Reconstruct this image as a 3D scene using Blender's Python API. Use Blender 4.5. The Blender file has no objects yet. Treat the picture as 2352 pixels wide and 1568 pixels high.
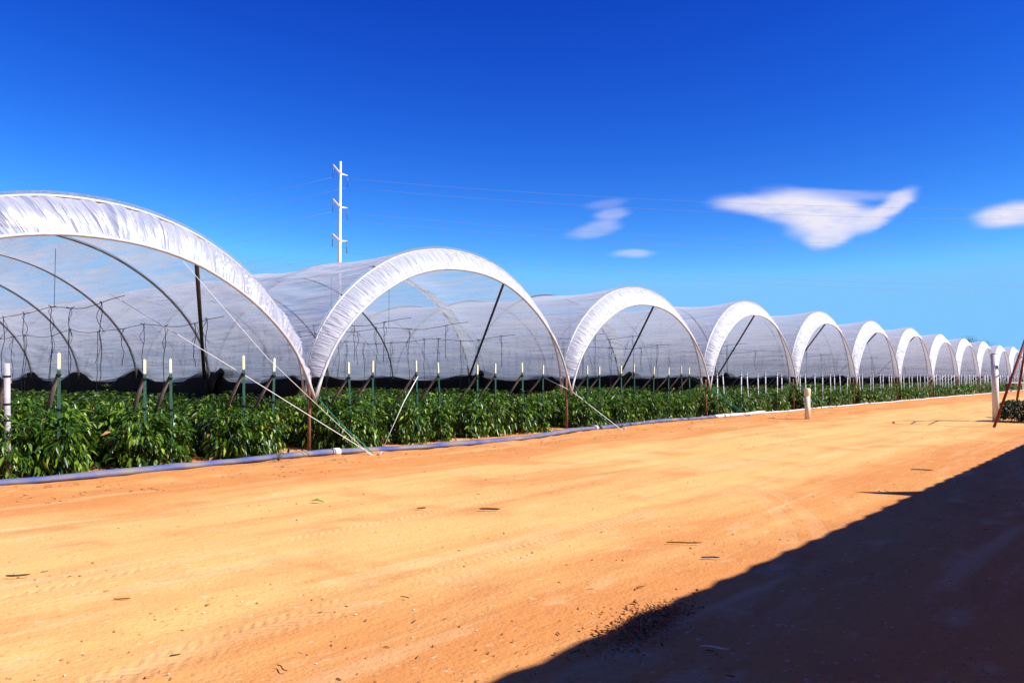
import bpy, math, random
import numpy as np
from mathutils import Vector
S = bpy.context.scene
COL = S.collection
R = math.radians

# ------------------------------------------------------------------ camera
CAMH = 1.4
th = R(39.8); pit = math.atan(80/1829)
cam_d = bpy.data.cameras.new('camera'); cam = bpy.data.objects.new('camera', cam_d); COL.objects.link(cam)
cam_d.sensor_width = 36; cam_d.lens = 1829/2352*36
cam_d.clip_start = 0.05; cam_d.clip_end = 5000
FW = Vector((math.cos(th)*math.cos(pit), math.sin(th)*math.cos(pit), math.sin(pit)))
RT = Vector((math.sin(th), -math.cos(th), 0)); UP = RT.cross(FW)
cam.location = (0, 0, CAMH); cam.rotation_euler = FW.to_track_quat('-Z', 'Y').to_euler()
S.camera = cam

# ------------------------------------------------------------------ exposure, world, sun
S.view_settings.view_transform = 'Standard'; S.view_settings.look = 'None'
S.view_settings.exposure = 0.85; S.view_settings.gamma = 1
S.render.engine = 'CYCLES'
S.cycles.transparent_max_bounces = 40; S.cycles.max_bounces = 8
S.cycles.diffuse_bounces = 3; S.cycles.transmission_bounces = 6; S.cycles.glossy_bounces = 2
S.cycles.sample_clamp_indirect = 6; S.cycles.use_denoising = True
S.cycles.caustics_reflective = False; S.cycles.caustics_refractive = False
SUN_EL = R(40); SD = Vector((0.32*math.cos(SUN_EL), -0.947*math.cos(SUN_EL), math.sin(SUN_EL))).normalized()
sun_d = bpy.data.lights.new('sun', 'SUN'); sun = bpy.data.objects.new('sun', sun_d); COL.objects.link(sun)
sun_d.energy = 4.6; sun_d.angle = R(0.53); sun_d.color = (1.0, 0.955, 0.92)
sun.rotation_euler = SD.to_track_quat('Z', 'Y').to_euler(); sun.location = SD*60

W = bpy.data.worlds.new('World'); S.world = W; W.use_nodes = True
nt = W.node_tree; nt.nodes.clear(); L = nt.links.new
def N(t, **kw):
    n = nt.nodes.new(t)
    for k, v in kw.items(): setattr(n, k, v)
    return n
sky = N('ShaderNodeTexSky', sky_type='NISHITA'); sky.sun_disc = False
sky.sun_elevation = SUN_EL; sky.sun_rotation = math.atan2(SD.x, SD.y)
sky.altitude = 300; sky.air_density = 0.95; sky.dust_density = 0.0; sky.ozone_density = 4.0
gam = N('ShaderNodeGamma'); gam.inputs[1].default_value = 1.0
hs = N('ShaderNodeHueSaturation'); hs.inputs['Saturation'].default_value = 1.25; hs.inputs['Value'].default_value = 1.0
L(sky.outputs[0], hs.inputs['Color'])
sep = N('ShaderNodeSeparateColor'); cmb = N('ShaderNodeCombineColor'); L(hs.outputs[0], sep.inputs[0])
bg = N('ShaderNodeBackground'); bg.inputs[1].default_value = 0.085
tc = N('ShaderNodeTexCoord')
def dot(v):
    n = N('ShaderNodeVectorMath', operation='DOT_PRODUCT'); L(tc.outputs['Generated'], n.inputs[0]); n.inputs[1].default_value = v; return n.outputs['Value']
def mth(op, a, b=None, c=None):
    n = N('ShaderNodeMath', operation=op)
    for i, x in enumerate((a, b, c)):
        if x is None: continue
        if hasattr(x, 'links'): L(x, n.inputs[i])
        else: n.inputs[i].default_value = x
    return n.outputs[0]
for ch, (k_, p_, mx_) in enumerate(((.36, 2.0, 1.4), (.26, 2.0, 3.7), (.86, 1.2, 6.8))):   # the photograph's deep film-like blue
    L(mth('MINIMUM', mth('MULTIPLY', mth('POWER', sep.outputs[ch], p_), k_), mx_), cmb.inputs[ch])
L(cmb.outputs[0], gam.inputs[0])
df = mth('MAXIMUM', dot(FW), 0.02)
ca = mth('DIVIDE', dot(RT), df); cb = mth('DIVIDE', dot(UP), df)
cx_ = N('ShaderNodeCombineXYZ'); L(ca, cx_.inputs[0]); L(cb, cx_.inputs[1])
nz = N('ShaderNodeTexNoise'); nz.inputs['Scale'].default_value = 16; nz.inputs['Detail'].default_value = 5
mp0 = N('ShaderNodeMapping'); mp0.inputs['Scale'].default_value = (0.6, 2.0, 1); mp0.inputs['Rotation'].default_value = (0, 0, R(-20))
L(cx_.outputs[0], mp0.inputs[0]); L(mp0.outputs[0], nz.inputs['Vector'])
nsub = N('ShaderNodeVectorMath', operation='SUBTRACT'); L(nz.outputs['Color'], nsub.inputs[0]); nsub.inputs[1].default_value = (0.5, 0.5, 0.5)
nsc = N('ShaderNodeVectorMath', operation='MULTIPLY'); L(nsub.outputs[0], nsc.inputs[0]); nsc.inputs[1].default_value = (0.04, 0.016, 0)
vad = N('ShaderNodeVectorMath', operation='ADD'); L(cx_.outputs[0], vad.inputs[0]); L(nsc.outputs[0], vad.inputs[1])
acc = None
# clouds of the real sky: soft lobes (direction, size, tilt, strength)
for (px, py, rx, ry, a, k) in [(1855, 482, 150, 46, -9, 1.0), (1900, 505, 100, 50, 10, 1.0), (1735, 470, 115, 26, -4, .8), (1905, 548, 62, 22, 12, .8),
                               (2045, 476, 75, 26, 34, .85), (1990, 505, 55, 30, 20, .8), (2330, 492, 100, 32, 6, 1.0), (1362, 522, 72, 19, 14, .36), (1412, 490, 50, 15, 6, .36),
                               (1400, 468, 60, 12, 6, .16), (1452, 583, 58, 12, 0, .42), (1940, 448, 160, 15, -3, .3)]:
    m = N('ShaderNodeMapping', vector_type='TEXTURE')
    m.inputs['Location'].default_value = ((px-1176)/1829, (784-py)/1829, 0); m.inputs['Rotation'].default_value = (0, 0, R(a)); m.inputs['Scale'].default_value = (rx*1.15/1829, ry*1.2/1829, 1)
    L(vad.outputs[0], m.inputs[0])
    ln = N('ShaderNodeVectorMath', operation='LENGTH'); L(m.outputs[0], ln.inputs[0])
    mr = N('ShaderNodeMapRange', interpolation_type='SMOOTHERSTEP'); L(ln.outputs['Value'], mr.inputs[0])
    for i, v in enumerate((1.05, 0.22, 0.0, k)): mr.inputs[i+1].default_value = v
    v = mr.outputs[0]
    # union: 1-(1-a)(1-b)
    acc = v if acc is None else mth('SUBTRACT', 1.0, mth('MULTIPLY', mth('SUBTRACT', 1.0, acc), mth('SUBTRACT', 1.0, v)))
front = mth('GREATER_THAN', dot(FW), 0.05)
nz2 = N('ShaderNodeTexNoise'); nz2.inputs['Scale'].default_value = 30; nz2.inputs['Detail'].default_value = 7; nz2.inputs['Roughness'].default_value = .65; mp2 = N('ShaderNodeMapping'); mp2.inputs['Scale'].default_value = (.45, 1.5, 1); mp2.inputs['Rotation'].default_value = (0, 0, R(-16)); L(cx_.outputs[0], mp2.inputs[0]); L(mp2.outputs[0], nz2.inputs['Vector'])
acc = mth('MULTIPLY', mth('MULTIPLY', acc, front), mth('MINIMUM', mth('MULTIPLY_ADD', nz2.outputs[0], 1.7, 0.10), 0.97))
cmix = N('ShaderNodeMixRGB'); L(acc, cmix.inputs[0]); L(gam.outputs[0], cmix.inputs[1]); cmix.inputs[2].default_value = (5.7, 5.5, 6.2, 1)
L(cmix.outputs[0], bg.inputs[0])
wo = N('ShaderNodeOutputWorld'); L(bg.outputs[0], wo.inputs[0])

# ------------------------------------------------------------------ helpers
rng = np.random.default_rng(7); rnd = random.Random(11)
def gh(x, y):
    """height of the ground"""
    x = np.asarray(x, float); y = np.asarray(y, float)
    fade = np.exp(-((x-20)/70)**2)
    h = 0.018*np.sin(x*.31+y*.7)*np.sin(y*.53+.4)+0.012*np.sin(x*.9+1.3*np.sin(y*.6))*np.cos(y*1.1)
    h = h + 0.05*np.exp(-((y-11.05-.25*np.sin(x*.5))/.45)**2)*(.55+.45*np.sin(x*.8+1)) # small berm along the hose
    for yc in (4.6, 6.3, 8.1):                                                      # shallow wheel ruts
        h = h-0.014*np.exp(-((y-yc-.25*np.sin(x*.11+yc))/.16)**2)
    return h*fade
def g0(x, y): return float(gh(x, y))
def mat(name, col, rough=.8, spec=.3, metal=0., var=0., scale=6., bump=0., bscale=40., col2=None):
    m = bpy.data.materials.new(name); m.use_nodes = True; t = m.node_tree; b = t.nodes['Principled BSDF']
    b.inputs['Roughness'].default_value = rough; b.inputs['Specular IOR Level'].default_value = spec; b.inputs['Metallic'].default_value = metal
    b.inputs['Base Color'].default_value = (*col, 1)
    co = t.nodes.new('ShaderNodeTexCoord')
    if var or col2:
        n = t.nodes.new('ShaderNodeTexNoise'); n.inputs['Scale'].default_value = scale; n.inputs['Detail'].default_value = 6; t.links.new(co.outputs['Object'], n.inputs['Vector'])
        r = t.nodes.new('ShaderNodeValToRGB'); r.color_ramp.elements[0].position = .35; r.color_ramp.elements[1].position = .65
        c2 = col2 or tuple(c*(1-var) for c in col)
        r.color_ramp.elements[0].color = (*c2, 1); r.color_ramp.elements[1].color = (*col, 1)
        t.links.new(n.outputs[0], r.inputs[0]); t.links.new(r.outputs[0], b.inputs['Base Color'])
    if bump:
        n2 = t.nodes.new('ShaderNodeTexNoise'); n2.inputs['Scale'].default_value = bscale; n2.inputs['Detail'].default_value = 4; t.links.new(co.outputs['Object'], n2.inputs['Vector'])
        bp = t.nodes.new('ShaderNodeBump'); bp.inputs['Strength'].default_value = bump; bp.inputs['Distance'].default_value = .02
        t.links.new(n2.outputs[0], bp.inputs['Height']); t.links.new(bp.outputs[0], b.inputs['Normal'])
    return m
def tag(o, label=None, cat=None, group=None, kind=None):
    if label: o['label'] = label
    if cat: o['category'] = cat
    if group: o['group'] = group
    if kind: o['kind'] = kind
    return o
def link(name, data, parent=None, loc=None, rot=None):
    o = bpy.data.objects.new(name, data); COL.objects.link(o)
    if parent: o.parent = parent
    if loc is not None: o.location = loc
    if rot is not None: o.rotation_euler = rot
    return o
def empty(name, loc=(0, 0, 0), rz=0): return link(name, None, None, loc, (0, 0, rz))
def mesh_np(name, V, F, m=None, smooth=False, mats=None, fm=None):
    """V (n,3), F (k,4) or (k,3)"""
    V = np.asarray(V, np.float32); F = np.asarray(F, np.int32); k = F.shape[1]
    me = bpy.data.meshes.new(name)
    me.vertices.add(len(V)); me.vertices.foreach_set('co', V.ravel())
    me.loops.add(F.size); me.loops.foreach_set('vertex_index', F.ravel())
    me.polygons.add(len(F)); me.polygons.foreach_set('loop_start', np.arange(0, F.size, k, dtype=np.int32)); me.polygons.foreach_set('loop_total', np.full(len(F), k, np.int32))
    if smooth: me.polygons.foreach_set('use_smooth', np.ones(len(F), bool))
    for mm in (mats or ([m] if m else [])): me.materials.append(mm)
    if fm is not None: me.polygons.foreach_set('material_index', np.asarray(fm, np.int32))
    me.update(calc_edges=True); me.validate()
    return me
class MB:
    def __init__(s): s.v = []; s.f = []; s.n = 0
    def add(s, V, F):
        s.v += [tuple(map(float, p)) for p in V]; s.f += [tuple(i+s.n for i in f) for f in F]; s.n += len(V); return s
    def tube(s, pts, r, n=8, cap=True, flat=1.0):
        pts = [Vector(p) for p in pts]; rs = r if isinstance(r, (list, tuple)) else [r]*len(pts)
        V = []; F = []; ref = None
        for i, p in enumerate(pts):
            t = (pts[min(i+1, len(pts)-1)]-pts[max(i-1, 0)]).normalized()
            if ref is None: ref = Vector((0, 0, 1)) if abs(t.z) < .9 else Vector((1, 0, 0))
            a = t.cross(ref).normalized(); b = a.cross(t).normalized(); ref = b
            for k in range(n):
                q = 2*math.pi*k/n; V.append(p+a*math.cos(q)*rs[i]+b*math.sin(q)*rs[i]*flat)
        for i in range(len(pts)-1):
            for k in range(n): F.append((i*n+k, i*n+(k+1) % n, (i+1)*n+(k+1) % n, (i+1)*n+k))
        if cap: F.append(tuple(range(n-1, -1, -1))); F.append(tuple((len(pts)-1)*n+k for k in range(n)))
        return s.add(V, F)
    def box(s, c, d, bev=0.0):
        x, y, z = c; a, b, e = d[0]/2, d[1]/2, d[2]/2
        V = [(x+i*a, y+j*b, z+k*e) for i in (-1, 1) for j in (-1, 1) for k in (-1, 1)]
        return s.add(V, [(0, 1, 3, 2), (4, 6, 7, 5), (0, 4, 5, 1), (2, 3, 7, 6), (0, 2, 6, 4), (1, 5, 7, 3)])
    def mesh(s, name, m, smooth=True):
        me = bpy.data.meshes.new(name); me.from_pydata(s.v, [], s.f); me.materials.append(m)
        if smooth:
            for p in me.polygons: p.use_smooth = len(p.vertices) == 4
        me.update(); return me
    def build(s, name, m, parent=None, smooth=True, loc=None, rot=None): return link(name, s.mesh(name, m, smooth), parent, loc, rot)
ORD = ['zeroth', 'first', 'second', 'third', 'fourth', 'fifth', 'sixth', 'seventh', 'eighth', 'ninth', 'tenth', 'eleventh', 'twelfth', 'thirteenth', 'fourteenth', 'fifteenth']
def onG(px, py, z=0.0):
    """ground point seen at a spot of the photograph (2352 px wide)"""
    d = FW + RT*((px-1176)/1829) + UP*((784-py)/1829); t = (z-CAMH)/d.z
    return d.x*t, d.y*t

# ------------------------------------------------------------------ ground
def make_ground_mat():
    m = bpy.data.materials.new('red_sand'); m.use_nodes = True; t = m.node_tree; l = t.links.new; b = t.nodes['Principled BSDF']
    b.inputs['Roughness'].default_value = .95; b.inputs['Specular IOR Level'].default_value = .08
    co = t.nodes.new('ShaderNodeTexCoord')
    def noise(scale, det=6, st=(1, 1, 1), rough=.55, dist=0):
        mp = t.nodes.new('ShaderNodeMapping'); mp.inputs['Scale'].default_value = st; l(co.outputs['Object'], mp.inputs[0])
        n = t.nodes.new('ShaderNodeTexNoise'); n.inputs['Scale'].default_value = scale; n.inputs['Detail'].default_value = det; n.inputs['Roughness'].default_value = rough; n.inputs['Distortion'].default_value = dist
        l(mp.outputs[0], n.inputs['Vector']); return n.outputs[0]
    def ramp(x, a, b_): 
        r = t.nodes.new('ShaderNodeMapRange'); r.interpolation_type = 'SMOOTHSTEP'; l(x, r.inputs[0]); r.inputs[1].default_value = a; r.inputs[2].default_value = b_; return r.outputs[0]
    def mix(f, a, b_):
        n = t.nodes.new('ShaderNodeMixRGB')
        if hasattr(f, 'links'): l(f, n.inputs[0])
        else: n.inputs[0].default_value = f
        for i, c in ((1, a), (2, b_)):
            if isinstance(c, tuple): n.inputs[i].default_value = (*c, 1)
            else: l(c, n.inputs[i])
        return n.outputs[0]
    def M(op, a, b_):
        n = t.nodes.new('ShaderNodeMath'); n.operation = op
        for i, c in ((0, a), (1, b_)):
            if hasattr(c, 'links'): l(c, n.inputs[i])
            else: n.inputs[i].default_value = c
        return n.outputs[0]
    sx = t.nodes.new('ShaderNodeSeparateXYZ'); l(co.outputs['Object'], sx.inputs[0])
    # worn pale wheel-way in the middle of the track, redder loose sand at its edges
    yy = M('ADD', sx.outputs[1], M('MULTIPLY', M('SUBTRACT', noise(.22, 3), .5), 3.2))
    w1 = ramp(yy, 2.0, 4.8); w2 = ramp(yy, 10.3, 7.6); way = M('MULTIPLY', w1, w2)
    streak = noise(1.1, 5, (.16, 1, 1), .6, .4)
    way2 = M('ADD', M('MULTIPLY', way, .75), M('MULTIPLY', M('SUBTRACT', streak, .5), 2.3))
    c = mix(ramp(way2, 0, .95), GC1, GC2)
    c = mix(M('MULTIPLY', ramp(noise(.9, 7), .50, .72), .5), c, GC3)
    c = mix(M('MULTIPLY', ramp(noise(3.2, 6, (.5, 1, 1)), .56, .70), .40), c, GC4)
    c = mix(M('MULTIPLY', ramp(noise(2.0, 4, (.10, 1.3, 1), .5, .2), .56, .68), .28), c, (.80, .53, .27))
    c = mix(M('MULTIPLY', ramp(noise(30, 3), .60, .70), .45), c, GC5)
    c = mix(M('MULTIPLY', ramp(noise(21, 3, (.7, 1, 1)), .63, .72), .35), c, (.80, .66, .46))
    l(c, b.inputs['Base Color'])
    h = M('ADD', M('MULTIPLY', noise(7, 6), .35), M('MULTIPLY', noise(38, 5), .30))
    h = M('ADD', h, M('MULTIPLY', noise(4, 4, (.15, 1.6, 1)), .35))
    # tyre tread: bars across faint tracks
    def track(cx_, cy_, R_, wd):
        v = t.nodes.new('ShaderNodeVectorMath'); v.operation = 'SUBTRACT'; l(co.outputs['Object'], v.inputs[0]); v.inputs[1].default_value = (cx_, cy_, 0)
        q = t.nodes.new('ShaderNodeSeparateXYZ'); l(v.outputs[0], q.inputs[0])
        r_ = M('SQRT', M('ADD', M('MULTIPLY', q.outputs[0], q.outputs[0]), M('MULTIPLY', q.outputs[1], q.outputs[1])), 0.0)
        dd = M('ABSOLUTE', M('SUBTRACT', r_, R_), 0.0); mk = ramp(dd, wd, wd*.6)
        an = M('MULTIPLY', M('ARCTAN2', q.outputs[1], q.outputs[0]), R_*75.0); td = M('SINE', M('ADD', an, M('MULTIPLY', dd, 60.0)), 0.0)
        patch = ramp(noise(.7, 3), .40, .58)
        return M('MULTIPLY', mk, patch), td
    for (a_, b_2, c_2, d_2) in TRACKS:
        mk, td = track(a_, b_2, c_2, d_2)
        h = M('ADD', h, M('MULTIPLY', mk, M('SUBTRACT', M('MULTIPLY', td, .075), .08)))
        c = mix(M('MULTIPLY', mk, .12), c, (.80, .50, .26))
    l(c, b.inputs['Base Color'])
    bp = t.nodes.new('ShaderNodeBump'); bp.inputs['Strength'].default_value = .55; bp.inputs['Distance'].default_value = .05
    l(h, bp.inputs['Height']); l(bp.outputs[0], b.inputs['Normal'])
    return m
TRACKS = [(3.787, 10.959, 9.187, .10), (3.787, 10.959, 8.907, .10), (9, -62, 66.3, .12), (9, -62, 68.0, .12), (0, 60, 56.2, .11), (22, -40, 42.6, .11)]
GC1 = (.57, .235, .068); GC2 = (.71, .405, .135); GC3 = (.48, .175, .055); GC4 = (.68, .42, .2); GC5 = (.30, .13, .05)
xs = np.unique(np.concatenate([np.arange(-6, 34, .11), 34+np.cumsum(.11*1.05**np.arange(150)), -6-np.cumsum(.2*1.12**np.arange(75))]))
ys = np.unique(np.concatenate([np.arange(-4, 14, .09), 14+np.cumsum(.12*1.08**np.arange(100)), -4-np.cumsum(.2*1.12**np.arange(75))]))
xs = xs[(xs > -2200) & (xs < 3200)]; ys = ys[(ys > -2200) & (ys < 3200)]
GX, GY = np.meshgrid(xs, ys); Z = gh(GX, GY)
near = np.exp(-(np.hypot(GX-6, GY-4)/14)**2)
def vnoise(X, Y, sc, seed):
    r = np.random.default_rng(seed); T = r.random((256, 256)); x = X*sc; y = Y*sc
    xi = np.floor(x).astype(int); yi = np.floor(y).astype(int); fx = x-xi; fy = y-yi; fx = fx*fx*(3-2*fx); fy = fy*fy*(3-2*fy)
    g = lambda a, b: T[a % 256, b % 256]
    return (g(xi, yi)*(1-fx)+g(xi+1, yi)*fx)*(1-fy)+(g(xi, yi+1)*(1-fx)+g(xi+1, yi+1)*fx)*fy
rough = .35+1.5*np.exp(-((GY-10.9)/.8)**2)+.5*np.exp(-((GY-1.2)/.9)**2); mid = np.exp(-(np.hypot(GX-14, GY-6)/24)**2)
Z = Z + near*0.016*(vnoise(GX, GY, 1.6, 1)-.5)+mid*rough*(0.022*(vnoise(GX, GY, 2.3, 4)-.5)+0.020*(vnoise(GX, GY, 4.6, 2)-.5))
# tyre tread prints (curving track at the edge of the shade, one faint along the way)
tr = np.abs(GY-(2.4-.10*(GX-4.6)**2)); Z = Z - .012*np.exp(-(tr/.12)**2)*(np.sin(GX*38)>0)*near
gme = mesh_np('ground', np.stack([GX.ravel(), GY.ravel(), Z.ravel()], 1),
              np.array([(j*len(xs)+i, j*len(xs)+i+1, (j+1)*len(xs)+i+1, (j+1)*len(xs)+i) for j in range(len(ys)-1) for i in range(len(xs)-1)]), make_ground_mat(), True)
tag(link('ground', gme), kind='structure')

# ------------------------------------------------------------------ shared materials
RIMM = mat('sunlit_rim_steel', (.50, .49, .47), .45, .5, .1, .2, 9)  # same hoop steel, paler: the sunlit rim is put into the colour
HOOPM = mat('backlit_hoop_steel', (.13, .12, .11), .4, .5, .3, .3, 9)  # hoop steel darkened to paint in the backlit look of the ribs
STEEL = mat('galvanised_steel', (.42, .42, .43), .45, .5, .3, .3, 9)
DSTEEL = mat('dark_steel', (.035, .035, .035), .5, .4, .2, .3, 12)
WHITEP = mat('white_pipe', (.70, .70, .69), .5, .4, 0, .2, 10)
CREAMP = mat('chalky_white_paint', (.72, .69, .58), .6, .3, 0, .12, 3)
GREYP = mat('scuffed_pale_pipe', (.46, .44, .45), .6, .3, 0, .35, 7)
CREAM = mat('cream_pvc', (.74, .68, .46), .45, .5, 0, .12, 5)
GREEN = mat('green_enamel', (.012, .075, .045), .5, .4, 0, .5, 20)
TIPM = mat('pale_tip_paint', (.60, .60, .38), .6, .3, 0, .1, 15)
RUST = mat('rusty_post', (.24, .095, .04), .85, .2, 0, 0, 12, .3, 60, (.13, .06, .035))
REDR = mat('red_oxide_paint', (.26, .045, .025), .7, .3, 0, .5, 14)
BLACK = mat('black_tie', (.008, .008, .008), .7, .2)
NETM = mat('black_shade_net', (.011, .010, .010), .85, .15, 0, .4, 30, .8, 90)
STRUTM = mat('dusty_strut_wrap', (.17, .135, .12), .9, .1, 0, .4, 30, .3, 80)
ROPEW = mat('white_rope', (.68, .67, .62), .8, .2)
ROPEG = mat('green_rope', (.03, .22, .14), .8, .2)
CORD = mat('dark_twine', (.02, .02, .024), .9, .1)
WIRE = mat('thin_wire', (.12, .12, .13), .5, .4, .5)
HOSEB = mat('blue_layflat_hose', (.055, .080, .24), .7, .25, 0, 0, 2.0, .5, 10, (.20, .18, .18))
HOSEW = mat('pale_layflat_hose', (.62, .60, .62), .6, .3, 0, .15, 4, .2, 20)
POLEW = mat('pale_pole_steel', (.72, .70, .68), .5, .4, 0, .08, 1)

def film_material(name, col, op_lo, op_hi, gloss, rough, streak, bump, bdist, transl=.5, pleat=False):
    m = bpy.data.materials.new(name); m.use_nodes = True; t = m.node_tree; t.nodes.clear(); l = t.links.new
    n = lambda x: t.nodes.new(x)
    co = n('ShaderNodeTexCoord')
    def noise(sc, st, det=5, dist=0.0, ro=.6):
        mp = n('ShaderNodeMapping'); mp.inputs['Scale'].default_value = st; l(co.outputs['UV' if pleat else 'Object'], mp.inputs[0])
        q = n('ShaderNodeTexNoise'); q.inputs['Scale'].default_value = sc; q.inputs['Detail'].default_value = det; q.inputs['Distortion'].default_value = dist; q.inputs['Roughness'].default_value = ro
        l(mp.outputs[0], q.inputs[0]); return q.outputs[0]
    a = noise(1.0, streak[0], 5 if not pleat else 2, .6 if not pleat else .1); b_ = noise(1.0, streak[1], 4 if not pleat else 2, .3 if not pleat else .0)
    add = n('ShaderNodeMath'); add.operation = 'ADD'; l(a, add.inputs[0]); l(b_, add.inputs[1])
    mr = n('ShaderNodeMapRange'); l(add.outputs[0], mr.inputs[0]); mr.inputs[1].default_value = .78 if not pleat else .75; mr.inputs[2].default_value = 1.22 if not pleat else 1.25; mr.inputs[3].default_value = op_lo; mr.inputs[4].default_value = op_hi
    bp = n('ShaderNodeBump'); bp.inputs['Strength'].default_value = bump; bp.inputs['Distance'].default_value = bdist; l(add.outputs[0], bp.inputs['Height'])
    d = n('ShaderNodeBsdfDiffuse'); d.inputs[0].default_value = (*col, 1); l(bp.outputs[0], d.inputs['Normal'])
    tl = n('ShaderNodeBsdfTranslucent'); tl.inputs[0].default_value = (*col, 1); l(bp.outputs[0], tl.inputs['Normal'])
    m1 = n('ShaderNodeMixShader'); m1.inputs[0].default_value = transl; l(d.outputs[0], m1.inputs[1]); l(tl.outputs[0], m1.inputs[2])
    g = n('ShaderNodeBsdfGlossy'); g.inputs['Roughness'].default_value = rough; g.inputs[0].default_value = (1, 1, 1, 1); l(bp.outputs[0], g.inputs['Normal'])
    m2 = n('ShaderNodeMixShader'); m2.inputs[0].default_value = gloss; l(m1.outputs[0], m2.inputs[1]); l(g.outputs[0], m2.inputs[2])
    tr = n('ShaderNodeBsdfTransparent'); tr.inputs[0].default_value = (.97, .97, .97, 1)
    lw = n('ShaderNodeLayerWeight'); lw.inputs[0].default_value = .5      # thicker optical path at grazing angles
    pw = n('ShaderNodeMath'); pw.operation = 'POWER'; l(lw.outputs['Facing'], pw.inputs[0]); pw.inputs[1].default_value = 2.8
    ma = n('ShaderNodeMath'); ma.operation = 'MULTIPLY_ADD'; ma.use_clamp = True; l(pw.outputs[0], ma.inputs[0]); ma.inputs[1].default_value = .66; l(mr.outputs[0], ma.inputs[2])
    m3 = n('ShaderNodeMixShader'); l(ma.outputs[0], m3.inputs[0]); l(tr.outputs[0], m3.inputs[1]); l(m2.outputs[0], m3.inputs[2])
    o = n('ShaderNodeOutputMaterial'); l(m3.outputs[0], o.inputs[0]); return m
FILM = film_material('clear_poly_film', (.65, .71, .78), .14, .62, .06, .25, ((2.2, .30, 4.5), (6.0, .5, 14)), .7, .06, .40)
FLAP1 = film_material('crumpled_end_film', (.53, .53, .61), .46, .95, .16, .30, ((60, .4, 1), (170, .8, 1)), 1.0, .07, .35, True)
FLAP2 = film_material('white_end_film', (.60, .61, .66), .74, .99, .10, .32, ((150, .4, 1), (420, .9, 1)), 1.0, .05, .30, True)
FOLD = film_material('bunched_film', (.66, .68, .72), .30, .75, .10, .30, ((60, .8, 1), (160, 1.4, 1)), .8, .04, .5, True)

# ------------------------------------------------------------------ tunnels
OUT = [(4.0, 1.0), (3.97, 1.35), (3.90, 1.72), (3.72, 2.2), (3.30, 2.80), (2.62, 3.40), (1.75, 3.88), (.85, 4.13), (0, 4.2)]
INN = [(4.0, 1.0), (3.86, 1.35), (3.70, 1.70), (3.46, 2.1), (3.02, 2.58), (2.42, 3.05), (1.62, 3.47), (.80, 3.69), (0, 3.75)]
def prof(tab, k, sw, n):
    """evenly sampled symmetric arch: list of (dx, z), left foot to right foot"""
    P = [(-x, z) for x, z in tab]+[(x, z) for x, z in tab[-2::-1]]
    def cr(p0, p1, p2, p3, t): return .5*((2*p1)+(-p0+p2)*t+(2*p0-5*p1+4*p2-p3)*t*t+(-p0+3*p1-3*p2+p3)*t**3)
    Q = []
    for i in range(len(P)-1):
        a = P[max(i-1, 0)]; b = P[i]; c = P[i+1]; d = P[min(i+2, len(P)-1)]
        for s in range(12): Q.append((cr(a[0], b[0], c[0], d[0], s/12), cr(a[1], b[1], c[1], d[1], s/12)))
    Q.append(P[-1]); Q = np.array(Q); Q[:, 0] *= sw; Q[:, 1] = 1+(Q[:, 1]-1)*k
    ds = np.r_[0, np.cumsum(np.hypot(*np.diff(Q, axis=0).T))]; u = np.linspace(0, ds[-1], n)
    return np.stack([np.interp(u, ds, Q[:, 0]), np.interp(u, ds, Q[:, 1])], 1)
YF = 12.2; RIB = 3.25
NT = 14
VX = [1.25]+[8.85+8*i for i in range(NT)]
KO = [.945, 1.0, .95, 1.0, 1.035, 1.035, 1.035, 1.02, 1.02, 1.03, 1.0, 1.03, 1.02, 1.03]
KI = [.885, 1.0, .92, .98, 1.01, .99, 1.03, .99, 1.0, 1.0, .99, 1.01, 1.0, 1.0]
NR = [14, 14, 13, 12, 11, 10, 9, 9, 8, 8, 8, 8, 8, 8]
look = ['crumpled glossy white end flap', 'broad bright white end flap', 'dull grey humped roof behind white flap', 'tightly pleated white flap', 'rounded flap beyond the cream standpipe']
tun_label = {1: 'widest and nearest plastic tunnel, cut off by the left edge, crumpled shiny front flap',
             2: 'plastic tunnel right of the pylon foot with a broad bright white front flap',
             3: 'third plastic tunnel from the left, left of the first white metal posts',
             4: 'fourth plastic tunnel from the left, where the green posts give way to white',
             5: 'fifth plastic tunnel from the left, behind the short cream standpipe'}
for k in range(6, NT+1): tun_label[k] = ORD[k]+' plastic tunnel from the left in the receding row'
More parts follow.
